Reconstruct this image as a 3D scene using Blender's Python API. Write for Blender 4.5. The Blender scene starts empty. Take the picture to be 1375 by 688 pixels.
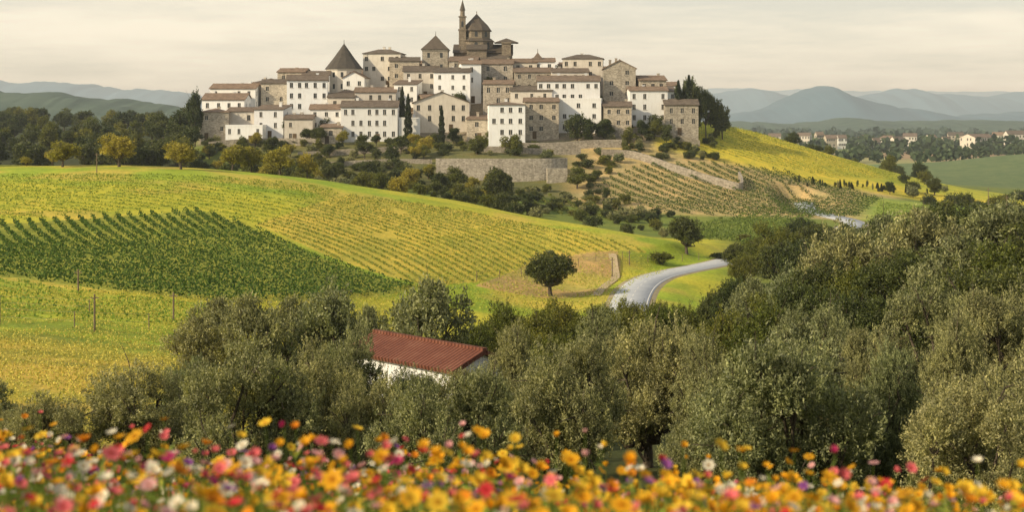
import bpy, math, random
import numpy as np
from mathutils import Vector
random.seed(7); RS=np.random.RandomState(11)
sc=bpy.context.scene
sc.view_settings.view_transform='Standard'
try: sc.view_settings.look='None'
except Exception: pass
sc.view_settings.exposure=0
F=1889.0
def X(u,y): return (u-687.5)/F*y
def ZV(v,y): return (165-v)/F*y
HAZE=True

# ---------------------------------------------------------------- noise
def hsh(i,j,s=0):
    n=(i.astype(np.int64)*374761393+j.astype(np.int64)*668265263+s*982451653)&0x7fffffff
    n=((n^(n>>13))*1274126177)&0x7fffffff
    return ((n^(n>>16))&0xffff)/65535.0
def vnoise(x,y,s=0):
    xi=np.floor(x);yi=np.floor(y);fx=x-xi;fy=y-yi
    fx=fx*fx*(3-2*fx);fy=fy*fy*(3-2*fy)
    a=hsh(xi,yi,s);b=hsh(xi+1,yi,s);c=hsh(xi,yi+1,s);d=hsh(xi+1,yi+1,s)
    return (a*(1-fx)+b*fx)*(1-fy)+(c*(1-fx)+d*fx)*fy
def fbm(x,y,o=4,s=0):
    t=0;a=0.5;n=0
    for k in range(o):
        t=t+a*vnoise(x*2**k,y*2**k,s+k);n+=a;a*=.5
    return t/n
def sst(a,b,x):
    t=np.clip((x-a)/(b-a),0,1);return t*t*(3-2*t)

# ---------------------------------------------------------------- terrain survey table
near=[(0,-1.35),(3,-1.45),(6,-2.05),(9,-2.85),(12,-3.8),(18,-5.8),(25,-8.0),(40,-12.0)]
nearL=[(0,-1.2),(3,-1.26),(6,-1.72),(9,-2.38),(12,-3.25),(18,-5.3),(25,-7.6),(40,-11.2)]
nearR=[(0,-1.45),(3,-1.55),(6,-2.2),(9,-3.05),(12,-4.0),(18,-6),(25,-8.2),(40,-12.0)]
cols={
-400:nearL+[(60,-13),(85,-14.6),(110,-15.2),(130,-15),(150,-14.3),(190,-11.9),(230,-8.8),(262,-7),(275,-7.8),(300,-11),(360,-12),(460,-7),(560,-3),(700,0),(850,-3),(1000,-10),(1300,-25)],
0:nearL+[(60,-13.2),(85,-15),(110,-15.8),(130,-15.8),(150,-15.2),(170,-14.2),(190,-12.9),(210,-11.2),(230,-9.6),(250,-8.1),(262,-7.8),(275,-8.8),(300,-12),(330,-14),(360,-13),(400,-11),(460,-8),(560,-4),(700,-1),(850,-3),(1000,-10),(1300,-25)],
200:nearL+[(60,-13.8),(85,-15.8),(110,-17),(130,-17),(150,-16.4),(170,-15.2),(190,-13.6),(210,-11.5),(230,-9.4),(250,-7.8),(262,-7.9),(280,-10.5),(300,-13),(340,-13),(380,-10),(400,-9),(435,-8),(500,-6),(600,-4),(750,-2),(1000,-10),(1300,-25)],
290:near+[(60,-14),(85,-16.2),(110,-17.6),(130,-17.8),(150,-17.2),(170,-16),(190,-14.4),(210,-12.1),(230,-10),(250,-8.3),(262,-8.4),(280,-11.3),(300,-13.3),(340,-13),(375,-8),(388,-5),(400,-2),(415,1),(435,2),(460,-2),(500,-6),(600,-6),(750,-3),(1000,-12),(1300,-25)],
400:near+[(60,-14.2),(85,-16.5),(110,-18.3),(130,-18.9),(150,-18.5),(170,-17.4),(190,-15.6),(210,-13.4),(230,-11.2),(250,-9.5),(262,-9.7),(280,-12.5),(300,-14),(330,-13.5),(360,-10.5),(380,-6.5),(388,-5),(400,0),(415,5),(435,8),(460,2),(500,-8),(600,-15),(1300,-25)],
550:near+[(60,-14.6),(85,-17),(110,-19.4),(130,-20.8),(150,-21.2),(170,-20.3),(190,-18.4),(210,-16.2),(230,-14.1),(250,-12.5),(262,-12.8),(280,-15.5),(300,-16),(330,-14),(360,-9.5),(380,-6),(388,-5),(400,1),(415,8),(435,15),(460,7),(500,-8),(600,-18),(1300,-25)],
640:near+[(60,-14.6),(85,-17),(110,-19.6),(130,-21.5),(150,-22.3),(170,-21.8),(190,-20.2),(210,-17.8),(230,-15.7),(250,-14.3),(262,-14.8),(280,-17.5),(300,-18.3),(320,-17),(340,-15.4),(352,-14.8),(356,-8.2),(380,-6.5),(388,-5.5),(400,1),(415,9),(435,19),(460,10),(500,-6),(600,-18),(1300,-25)],
700:near+[(60,-14.6),(85,-17),(110,-19.8),(130,-21.8),(150,-22.8),(170,-22.8),(190,-21.8),(210,-19.5),(225,-17.2),(240,-15.8),(250,-15.9),(265,-18),(285,-19.3),(305,-19),(330,-16.5),(352,-14.8),(356,-8.2),(380,-7.5),(388,-5.5),(400,1),(415,9),(435,18),(460,8),(500,-8),(600,-18),(1300,-25)],
800:near+[(60,-14.8),(85,-17.2),(110,-20),(130,-22),(150,-23),(170,-23.4),(190,-23),(205,-21.5),(220,-18.6),(232,-16.9),(245,-17.6),(265,-20.5),(290,-21),(310,-20.3),(335,-16.8),(355,-12.5),(375,-8),(388,-4),(400,2),(415,8),(435,12),(460,4),(500,-8),(600,-18),(1300,-25)],
880:near+[(60,-14.8),(85,-17.2),(110,-20.2),(130,-22.2),(150,-23.2),(170,-23.7),(190,-23.6),(205,-22.8),(215,-21),(225,-19),(235,-19),(250,-21.5),(280,-22.3),(310,-21.4),(335,-17.8),(360,-12.8),(380,-7.5),(390,-3.2),(400,-0.3),(415,2),(435,2.8),(460,-1),(500,-8),(600,-18),(1300,-25)],
940:near+[(60,-14.8),(85,-17.5),(110,-20.2),(130,-22.2),(150,-23.2),(190,-23.4),(215,-22.3),(230,-20.6),(250,-21.4),(290,-22.2),(315,-21.3),(335,-18.5),(360,-14.5),(385,-9),(405,-3.5),(425,-0.2),(440,0),(460,-3),(500,-9),(600,-18),(1300,-25)],
1000:nearR+[(60,-14.8),(85,-18),(110,-20),(130,-21.5),(150,-22.8),(190,-23.2),(215,-22.2),(226,-21.2),(236,-21),(260,-22),(290,-22),(315,-21.3),(335,-19),(360,-16),(385,-11),(410,-5.5),(435,-1.5),(450,-2),(480,-6),(560,-18),(700,-25),(1300,-25)],
1100:nearR+[(60,-14.5),(85,-16.5),(110,-18),(130,-19),(150,-20.5),(190,-22),(230,-22.3),(300,-22),(335,-21.7),(355,-19.5),(380,-17),(410,-12.5),(435,-8.7),(450,-9),(480,-13),(560,-22),(700,-25),(1300,-25)],
1240:nearR+[(60,-14),(85,-15),(110,-15.5),(130,-16),(150,-18),(190,-21),(230,-22),(300,-22),(360,-21.8),(400,-21),(430,-18.8),(450,-18.3),(480,-20),(560,-24),(650,-24),(720,-21.5),(760,-22),(900,-25),(1300,-25)],
1375:nearR+[(60,-13),(85,-13.5),(110,-13.5),(130,-14),(150,-16),(190,-20),(230,-22),(400,-23),(500,-26),(560,-25.5),(650,-20),(720,-15.5),(760,-16),(900,-24),(1300,-25)],
1800:nearR+[(60,-12),(85,-12),(110,-12),(130,-13),(150,-15),(190,-19),(230,-22),(400,-23),(500,-26),(560,-24),(650,-16),(720,-10),(760,-11),(900,-24),(1300,-25)],
}
ys=np.concatenate([np.arange(0,1001,1.0),[1150,1300,2000,5000,14000,30000]])
us=np.arange(-500,1901,10.0)
ck=sorted(cols)
C=np.array([np.interp(ys,[p[0] for p in cols[k]]+[2000,30000],[p[1] for p in cols[k]]+[-26,-30]) for k in ck])
T=np.array([np.interp(us,ck,C[:,j]) for j in range(len(ys))])
def gk(s):
    r=int(3*s);k=np.exp(-0.5*(np.arange(-r,r+1)/s)**2);return k/k.sum(),r
k,r=gk(3.0);Tp=np.pad(T,((0,0),(r,r)),mode='edge');T=sum(k[i]*Tp[:,i:i+T.shape[1]] for i in range(len(k)))
k,r=gk(4.0);Tp=np.pad(T,((r,r),(0,0)),mode='edge');S=sum(k[i]*Tp[i:i+T.shape[0]] for i in range(len(k)))
w=(np.clip((ys-15)/30,0,1)*(ys<980))[:,None];T=S*w+T*(1-w)
iyy=np.arange(len(ys))
def H0(x,y):
    x=np.asarray(x,float);y=np.asarray(y,float)
    yc=np.clip(y,0,29000);u=687.5+F*x/np.maximum(y,15.0)
    fu=np.clip((u+500)/10,0,len(us)-1.001);fy=np.clip(np.interp(yc,ys,iyy),0,len(ys)-1.001)
    a=fu.astype(int);b=fy.astype(int);fu=fu-a;fy=fy-b
    z=(T[b,a]*(1-fu)+T[b,a+1]*fu)*(1-fy)+(T[b+1,a]*(1-fu)+T[b+1,a+1]*fu)*fy
    amp=sst(50,110,y)*(1-sst(1500,3000,y))
    z=z+amp*(fbm(x/34,y/34,3,5)-0.5)*1.1
    return z
# road centre line
rp=[(842,150,-23.2),(842,166,-23.0),(848,180,-22.6),(860,192,-22.3),(881,203,-22.3),(912,211,-22.3),(945,218,-22.3),(975,225,-22.2),(1010,240,-22.2),(1060,262,-22.1),(1108,280,-22),(1140,294,-21.9),(1148,303,-21.9),(1138,314,-21.8),(1112,328,-21.7),(1085,345,-21.5),(1078,362,-20.5)]
R=np.array([(X(u,y),y,z) for u,y,z in rp])
def smooth_poly(P,n=14):
    out=[]
    for i in range(len(P)-1):
        p0=P[max(i-1,0)];p1=P[i];p2=P[i+1];p3=P[min(i+2,len(P)-1)]
        for t in np.linspace(0,1,n,endpoint=False):
            out.append(0.5*((2*p1)+(-p0+p2)*t+(2*p0-5*p1+4*p2-p3)*t*t+(-p0+3*p1-3*p2+p3)*t**3))
    out.append(P[-1]);return np.array(out)
RD=smooth_poly(R)
def H(x,y):
    x=np.atleast_1d(np.asarray(x,float));y=np.atleast_1d(np.asarray(y,float))
    z=H0(x,y)
    m=(y>140)&(y<375)&(x>5)&(x<105)
    idx=np.nonzero(m)[0]
    for c in np.array_split(idx,max(1,len(idx)//20000)):
        if len(c)==0: continue
        d=np.hypot(x[c][:,None]-RD[None,:,0],y[c][:,None]-RD[None,:,1])
        j=d.argmin(1);dm=d[np.arange(len(c)),j]
        wgt=1-sst(3.4,10,dm);z[c]=z[c]*(1-wgt)+RD[j,2]*wgt
    return z
def h1(x,y): return float(H(x,y)[0])
def solveY(u,v,y0=62,y1=470):
    yy=np.arange(y0,y1,0.5);zz=H0(X(u,yy),yy);t=ZV(v,yy)
    m=np.nonzero(zz>=t)[0]
    return float(yy[m[0]]) if len(m) else y1
def survey(pts,y0=62,y1=470): return np.array([(X(u,solveY(u,v,y0,y1)),solveY(u,v,y0,y1)) for u,v in pts])
def inpoly(x,y,P):
    ins=np.zeros(x.shape,bool);n=len(P)
    for i in range(n):
        x1,y1=P[i];x2,y2=P[(i+1)%n]
        c=((y1>y)!=(y2>y))&(x<(x2-x1)*(y-y1)/((y2-y1) if y2!=y1 else 1e-9)+x1);ins^=c
    return ins

# ---------------------------------------------------------------- mesh helpers
def link(ob,parent=None):
    sc.collection.objects.link(ob)
    if parent: ob.parent=parent
    return ob
def empty(name,loc=(0,0,0)):
    e=bpy.data.objects.new(name,None);e.location=loc;e.empty_display_size=0.5;return link(e)
def quadmesh(name,V,Q,mats,mi=None,col=None,smooth=False):
    V=np.asarray(V,np.float32).reshape(-1,3);Q=np.asarray(Q,np.int32).reshape(-1,4)
    me=bpy.data.meshes.new(name);me.vertices.add(len(V));me.vertices.foreach_set('co',V.ravel())
    me.loops.add(len(Q)*4);me.loops.foreach_set('vertex_index',Q.ravel())
    me.polygons.add(len(Q));me.polygons.foreach_set('loop_start',np.arange(len(Q),dtype=np.int32)*4)
    for m in mats: me.materials.append(m)
    if mi is not None: me.polygons.foreach_set('material_index',np.asarray(mi,np.int32))
    if smooth: me.polygons.foreach_set('use_smooth',np.ones(len(Q),bool))
    me.update(calc_edges=True)
    if col is not None:
        a=me.attributes.new('Col','FLOAT_COLOR','POINT')
        c=np.ones((len(V),4),np.float32);c[:,:3]=col;a.data.foreach_set('color',c.ravel())
    return me
class Acc:
    def __init__(s): s.v=[];s.f=[]
    def quad(s,*p):
        n=len(s.v);s.v+= [tuple(q) for q in p];s.f.append(tuple(range(n,n+len(p))))
    def box(s,x0,x1,y0,y1,z0,z1):
        n=len(s.v);s.v+=[(x0,y0,z0),(x1,y0,z0),(x1,y1,z0),(x0,y1,z0),(x0,y0,z1),(x1,y0,z1),(x1,y1,z1),(x0,y1,z1)]
        for f in ((0,3,2,1),(4,5,6,7),(0,1,5,4),(1,2,6,5),(2,3,7,6),(3,0,4,7)): s.f.append(tuple(n+i for i in f))
    def prism(s,n,cx,cy,r0,r1,z0,z1,rot=0,cap=True):
        b=len(s.v)
        for i in range(n):
            a=rot+2*math.pi*i/n;s.v.append((cx+r0*math.cos(a),cy+r0*math.sin(a),z0))
        if r1>0.001:
            for i in range(n):
                a=rot+2*math.pi*i/n;s.v.append((cx+r1*math.cos(a),cy+r1*math.sin(a),z1))
            for i in range(n): s.f.append((b+i,b+(i+1)%n,b+n+(i+1)%n,b+n+i))
            if cap: s.f.append(tuple(b+n+i for i in range(n)))
        else:
            s.v.append((cx,cy,z1))
            for i in range(n): s.f.append((b+i,b+(i+1)%n,b+n))
        if cap: s.f.append(tuple(b+n-1-i for i in range(n)))
    def obj(s,name,mat,parent=None,loc=(0,0,0),rot=0):
        if not s.f: return None
        me=bpy.data.meshes.new(name);me.from_pydata(s.v,[],s.f);me.materials.append(mat);me.update()
        o=bpy.data.objects.new(name,me);o.location=loc;o.rotation_euler=(0,0,rot);return link(o,parent)
def diamonds(Cn,A,Sd,l,w):
    A=A/np.linalg.norm(A,axis=1,keepdims=True);Sd=Sd-(Sd*A).sum(1,keepdims=True)*A;Sd/=np.linalg.norm(Sd,axis=1,keepdims=True)+1e-9
    l=np.broadcast_to(l,(len(Cn),))[:,None];w=np.broadcast_to(w,(len(Cn),))[:,None]
    V=np.stack([Cn-A*l/2,Cn+Sd*w/2,Cn+A*l/2,Cn-Sd*w/2],1).reshape(-1,3)
    return V,np.arange(len(V)).reshape(-1,4)
def tube(path,rad,n=6):
    path=np.array(path,float);V=[];Q=[]
    for i,p in enumerate(path):
        d=path[min(i+1,len(path)-1)]-path[max(i-1,0)];d/=np.linalg.norm(d)+1e-9
        a=np.cross(d,[0.3,1,0.1]);a/=np.linalg.norm(a);b=np.cross(d,a)
        for k in range(n):
            t=2*math.pi*k/n;V.append(p+rad[i]*(math.cos(t)*a+math.sin(t)*b))
    for i in range(len(path)-1):
        for k in range(n): Q.append((i*n+k,i*n+(k+1)%n,(i+1)*n+(k+1)%n,(i+1)*n+k))
    return np.array(V),np.array(Q)
class NAcc:
    def __init__(s): s.V=[];s.Q=[];s.M=[];s.n=0;s.C=[]
    def add(s,V,Q,m=0,c=None):
        s.V.append(V);s.Q.append(Q+s.n);s.M.append(np.full(len(Q),m));s.n+=len(V)
        if c is not None: s.C.append(c)
    def mesh(s,name,mats,smooth=False):
        return quadmesh(name,np.concatenate(s.V),np.concatenate(s.Q),mats,np.concatenate(s.M),np.concatenate(s.C) if s.C else None,smooth)

# ---------------------------------------------------------------- materials
def newmat(name):
    m=bpy.data.materials.new(name);m.use_nodes=True;nt=m.node_tree
    for n in list(nt.nodes): nt.nodes.remove(n)
    out=nt.nodes.new('ShaderNodeOutputMaterial');return m,nt,out
def ramp(nt,fac,stops):
    r=nt.nodes.new('ShaderNodeValToRGB');e=r.color_ramp.elements
    while len(e)<len(stops): e.new(0.5)
    for i,(p,c) in enumerate(stops): e[i].position=p;e[i].color=(*c,1)
    nt.links.new(fac,r.inputs[0]);return r.outputs[0]
def noise(nt,scale,detail=4,vec=None,rough=.6):
    n=nt.nodes.new('ShaderNodeTexNoise');n.inputs['Scale'].default_value=scale;n.inputs['Detail'].default_value=detail;n.inputs['Roughness'].default_value=rough
    if vec: nt.links.new(vec,n.inputs['Vector'])
    return n.outputs['Fac']
def mixc(nt,a,b,fac,mode='MIX'):
    m=nt.nodes.new('ShaderNodeMix');m.data_type='RGBA';m.blend_type=mode
    for s,v in ((0,fac),(6,a),(7,b)):
        if isinstance(v,(int,float)): m.inputs[s].default_value=v
        elif isinstance(v,tuple): m.inputs[s].default_value=(*v,1)
        else: nt.links.new(v,m.inputs[s])
    return m.outputs[2]
def coord(nt,which='Object'):
    t=nt.nodes.new('ShaderNodeTexCoord');return t.outputs[which]
def gpos(nt):
    return nt.nodes.new('ShaderNodeNewGeometry').outputs['Position']
def leafmat(name,dark,light,trans=0.3,objvar=0.35,tcol=None):
    m,nt,out=newmat(name)
    g=nt.nodes.new('ShaderNodeNewGeometry');oi=nt.nodes.new('ShaderNodeObjectInfo')
    c=ramp(nt,g.outputs['Random Per Island'],[(0,dark),(0.6,tuple((a+b)/2 for a,b in zip(dark,light))),(1,light)])
    nz=noise(nt,0.9,2,coord(nt))
    c=mixc(nt,c,ramp(nt,nz,[(0.3,(.5,.5,.5)),(.7,(1.35,1.3,1.1))]),1.0,'MULTIPLY')
    ov=ramp(nt,oi.outputs['Random'],[(0,(1-objvar,1-objvar*.7,1-objvar)),(1,(1+objvar*.8,1+objvar*.5,1.0))])
    c=mixc(nt,c,ov,1.0,'MULTIPLY')
    d=nt.nodes.new('ShaderNodeBsdfPrincipled');nt.links.new(c,d.inputs['Base Color']);d.inputs['Roughness'].default_value=.5;d.inputs['Specular IOR Level'].default_value=.3
    t=nt.nodes.new('ShaderNodeBsdfTranslucent');nt.links.new(mixc(nt,c,(1.3,1.3,.6),1.0,'MULTIPLY'),t.inputs['Color'])
    ms=nt.nodes.new('ShaderNodeMixShader');ms.inputs[0].default_value=trans
    nt.links.new(d.outputs[0],ms.inputs[1]);nt.links.new(t.outputs[0],ms.inputs[2]);nt.links.new(ms.outputs[0],out.inputs[0]);return m
def solid(name,c0,c1,scale=1.5,rough=.85,bump=0.0,bscale=8,coordw='Object',objvar=0.0,metal=0):
    m,nt,out=newmat(name)
    v=coord(nt,coordw) if coordw else gpos(nt)
    c=ramp(nt,noise(nt,scale,5,v),[(0.3,c0),(0.7,c1)])
    if objvar>0:
        oi=nt.nodes.new('ShaderNodeObjectInfo')
        c=mixc(nt,c,ramp(nt,oi.outputs['Random'],[(0,(1-objvar,1-objvar,1-objvar)),(.5,(1,1-objvar*.2,1-objvar*.5)),(1,(1+objvar*.3,1+objvar*.3,1+objvar*.3))]),1.0,'MULTIPLY')
    p=nt.nodes.new('ShaderNodeBsdfPrincipled');nt.links.new(c,p.inputs['Base Color']);p.inputs['Roughness'].default_value=rough;p.inputs['Specular IOR Level'].default_value=.2
    if bump:
        b=nt.nodes.new('ShaderNodeBump');b.inputs['Strength'].default_value=bump;b.inputs['Distance'].default_value=.1
        nt.links.new(noise(nt,bscale,4,v),b.inputs['Height']);nt.links.new(b.outputs[0],p.inputs['Normal'])
    nt.links.new(p.outputs[0],out.inputs[0]);return m
def wallmat(name,c0,c1,stain,stone=False):
    m,nt,out=newmat(name);v=coord(nt)
    c=ramp(nt,noise(nt,.5,5,v),[(0.3,c0),(0.7,c1)])
    mp=nt.nodes.new('ShaderNodeMapping');mp.inputs['Scale'].default_value=(1.6,1.6,.25);nt.links.new(v,mp.inputs[0])
    st=noise(nt,1.2,6,mp.outputs[0],.7)
    c=mixc(nt,c,stain,ramp(nt,st,[(0.5,(0,0,0)),(.78,(.75,.75,.75))]))
    oi=nt.nodes.new('ShaderNodeObjectInfo')
    c=mixc(nt,c,ramp(nt,oi.outputs['Random'],[(0,(.82,.82,.84)),(.5,(1,.97,.92)),(1,(1.05,1.05,1.05))]),1.0,'MULTIPLY')
    p=nt.nodes.new('ShaderNodeBsdfPrincipled');p.inputs['Roughness'].default_value=.9;p.inputs['Specular IOR Level'].default_value=.15
    b=nt.nodes.new('ShaderNodeBump');b.inputs['Distance'].default_value=.08;b.inputs['Strength'].default_value=.5
    if stone:
        vo=nt.nodes.new('ShaderNodeTexVoronoi');vo.inputs['Scale'].default_value=2.2
        mp2=nt.nodes.new('ShaderNodeMapping');mp2.inputs['Scale'].default_value=(1,1,1.8);nt.links.new(v,mp2.inputs[0]);nt.links.new(mp2.outputs[0],vo.inputs['Vector'])
        bw=nt.nodes.new('ShaderNodeRGBToBW');nt.links.new(vo.outputs['Color'],bw.inputs[0])
        c=mixc(nt,c,ramp(nt,bw.outputs[0],[(0.1,(.65,.63,.6)),(.9,(1.25,1.22,1.15))]),1.0,'MULTIPLY')
        nt.links.new(vo.outputs['Distance'],b.inputs['Height'])
    else: nt.links.new(noise(nt,6,4,v),b.inputs['Height'])
    nt.links.new(b.outputs[0],p.inputs['Normal']);nt.links.new(c,p.inputs['Base Color']);nt.links.new(p.outputs[0],out.inputs[0]);return m
def roofmat(name,c0,c1,c2):
    m,nt,out=newmat(name);v=coord(nt)
    c=ramp(nt,noise(nt,.9,6,v,.75),[(0.28,c0),(.5,c1),(0.72,c2)])
    wv=nt.nodes.new('ShaderNodeTexWave');wv.inputs['Scale'].default_value=1.2;wv.inputs['Distortion'].default_value=.6;nt.links.new(v,wv.inputs['Vector'])
    c=mixc(nt,c,ramp(nt,wv.outputs['Fac'],[(0,(.68,.66,.64)),(.6,(1.08,1.08,1.08))]),1.0,'MULTIPLY')
    oi=nt.nodes.new('ShaderNodeObjectInfo')
    c=mixc(nt,c,ramp(nt,oi.outputs['Random'],[(0,(.62,.68,.72)),(.5,(.9,.9,.9)),(1,(1.2,1.12,1.05))]),1.0,'MULTIPLY')
    p=nt.nodes.new('ShaderNodeBsdfPrincipled');p.inputs['Roughness'].default_value=.85;p.inputs['Specular IOR Level'].default_value=.2
    b=nt.nodes.new('ShaderNodeBump');b.inputs['Distance'].default_value=.1;nt.links.new(wv.outputs['Fac'],b.inputs['Height']);nt.links.new(b.outputs[0],p.inputs['Normal'])
    nt.links.new(c,p.inputs['Base Color']);nt.links.new(p.outputs[0],out.inputs[0]);return m
def colmat(name,rough=.8,trans=0.0,nscale=None,bump=0):
    m,nt,out=newmat(name)
    a=nt.nodes.new('ShaderNodeAttribute');a.attribute_name='Col';c=a.outputs['Color']
    if nscale:
        v=gpos(nt)
        c=mixc(nt,c,ramp(nt,noise(nt,nscale,6,v,.7),[(0.3,(.62,.66,.6)),(0.7,(1.32,1.28,1.25))]),1.0,'MULTIPLY')
        c=mixc(nt,c,ramp(nt,noise(nt,nscale*.07,5,v,.65),[(0.35,(.74,.82,.8)),(0.65,(1.2,1.1,1.05))]),1.0,'MULTIPLY')
    p=nt.nodes.new('ShaderNodeBsdfPrincipled');nt.links.new(c,p.inputs['Base Color']);p.inputs['Roughness'].default_value=rough;p.inputs['Specular IOR Level'].default_value=.15
    if bump:
        b=nt.nodes.new('ShaderNodeBump');b.inputs['Strength'].default_value=bump;b.inputs['Distance'].default_value=.3
        nt.links.new(noise(nt,1.6,6,gpos(nt),.75),b.inputs['Height']);nt.links.new(b.outputs[0],p.inputs['Normal'])
    if trans:
        t=nt.nodes.new('ShaderNodeBsdfTranslucent');nt.links.new(c,t.inputs['Color']);ms=nt.nodes.new('ShaderNodeMixShader');ms.inputs[0].default_value=trans
        nt.links.new(p.outputs[0],ms.inputs[1]);nt.links.new(t.outputs[0],ms.inputs[2]);nt.links.new(ms.outputs[0],out.inputs[0])
    else: nt.links.new(p.outputs[0],out.inputs[0])
    return m
M_ground=colmat('ground_soil_grass',.95,0,2.2,.5)
M_flower=colmat('petals',.6,.35)
M_crop=colmat('crop_leaves',.7,.3)
M_bark=solid('bark',(.05,.04,.03),(.13,.105,.08),3,.95,.6,14)
M_olive=leafmat('olive_leaves',(.11,.13,.075),(.42,.43,.26),.27,.28)
M_broad=leafmat('broadleaf_leaves',(.065,.085,.022),(.24,.25,.055),.3,.35)
M_crest=leafmat('yellow_green_leaves',(.19,.18,.035),(.50,.44,.09),.35,.2)  # yellow-green leaf tone of the crest trees
M_dark=leafmat('dark_leaves',(.034,.052,.02),(.12,.145,.045),.2,.35)
M_cyp=leafmat('cypress_leaves',(.02,.032,.016),(.055,.07,.03),.1,.2)
M_white=wallmat('white_plaster',(.78,.81,.84),(.85,.87,.89),(.64,.63,.61))
M_cream=wallmat('cream_plaster',(.56,.53,.48),(.68,.65,.60),(.42,.39,.34))
M_beige=wallmat('beige_stone',(.40,.37,.325),(.52,.485,.43),(.28,.255,.22),True)
M_grey=wallmat('grey_stone',(.29,.27,.24),(.40,.375,.335),(.18,.165,.14),True)
M_dstone=wallmat('dark_church_stone',(.18,.155,.13),(.26,.23,.19),(.11,.095,.08),True)
M_roof=roofmat('weathered_roof_tiles',(.13,.105,.09),(.235,.18,.14),(.35,.285,.23))
M_roofd=roofmat('dark_slate_tiles',(.07,.064,.06),(.11,.098,.085),(.15,.13,.11))
M_roofr=roofmat('red_roof_tiles',(.17,.06,.042),(.25,.092,.06),(.33,.15,.10))
M_glass=solid('window_glass',(.03,.035,.04),(.06,.065,.07),.4,.25)
M_shut=solid('shutters',(.10,.07,.045),(.16,.12,.08),2,.7,objvar=.5)
M_road=solid('pale_asphalt',(.38,.41,.46),(.47,.50,.54),.6,.85,.3,20,None)
M_mark=solid('road_paint',(.6,.6,.58),(.7,.7,.68),2,.7)
M_verge=solid('gravel_verge',(.26,.22,.14),(.38,.33,.22),2,.95,.4,12,None)
M_wood=solid('weathered_wood',(.12,.09,.06),(.22,.17,.12),5,.9)
M_wire=solid('wire',(.2,.2,.2),(.3,.3,.3),5,.5)
M_path=solid('dirt_path',(.38,.30,.18),(.50,.40,.26),1,.95,.3,8,None)

# ---------------------------------------------------------------- ground sheet
tt=np.concatenate([np.linspace(-1.5,-.42,70,endpoint=False),np.linspace(-.42,.42,640,endpoint=False),np.linspace(.42,1.5,71)])
yg=np.concatenate([np.arange(-20,20,1.0),np.arange(20,60,1.5),np.arange(60,470,0.9),np.arange(470,800,4),np.geomspace(800,26000,70)])
TT,YG=np.meshgrid(tt,yg);XG=TT*(np.maximum(YG,0)+20)
xf=XG.ravel();yf=YG.ravel()
zf=H(xf,yf);zf=np.where(yf<0,-1.3+yf*0.02,zf)
uf=687.5+F*xf/np.maximum(yf,15)
P_dark=survey([(-400,318),(0,301),(150,292),(268,283),(335,306),(420,343),(500,371),(560,387),(520,397),(430,404),(300,408),(150,392),(0,372),(-400,360)],62,262)
P_green=survey([(-400,365),(0,376),(150,396),(290,412),(300,430),(200,440),(0,430),(-400,425)],62,262)
P_brown=survey([(640,384),(700,360),(740,340),(830,338),(835,372),(815,400),(740,402)],62,262)
P_yel=survey([(345,302),(470,262),(640,286),(800,318),(870,338),(800,338),(720,352),(640,380),(570,384),(500,366),(430,340)],62,262)
P_top=survey([(-400,238),(0,236),(240,236),(440,252),(460,263),(340,302),(265,279),(0,297),(-400,312)],62,262)
Pv1=np.array([(X(u,y),y) for u,y in [(790,340),(835,326),(900,318),(1000,316),(1150,326),(1185,372),(1060,388),(960,378),(860,366)]])
def lerp(c,col,m):
    return c*(1-m[:,None])+np.array(col)[None,:]*m[:,None]
def soft(P,x,y):
    return inpoly(x,y,P).astype(float)
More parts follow.
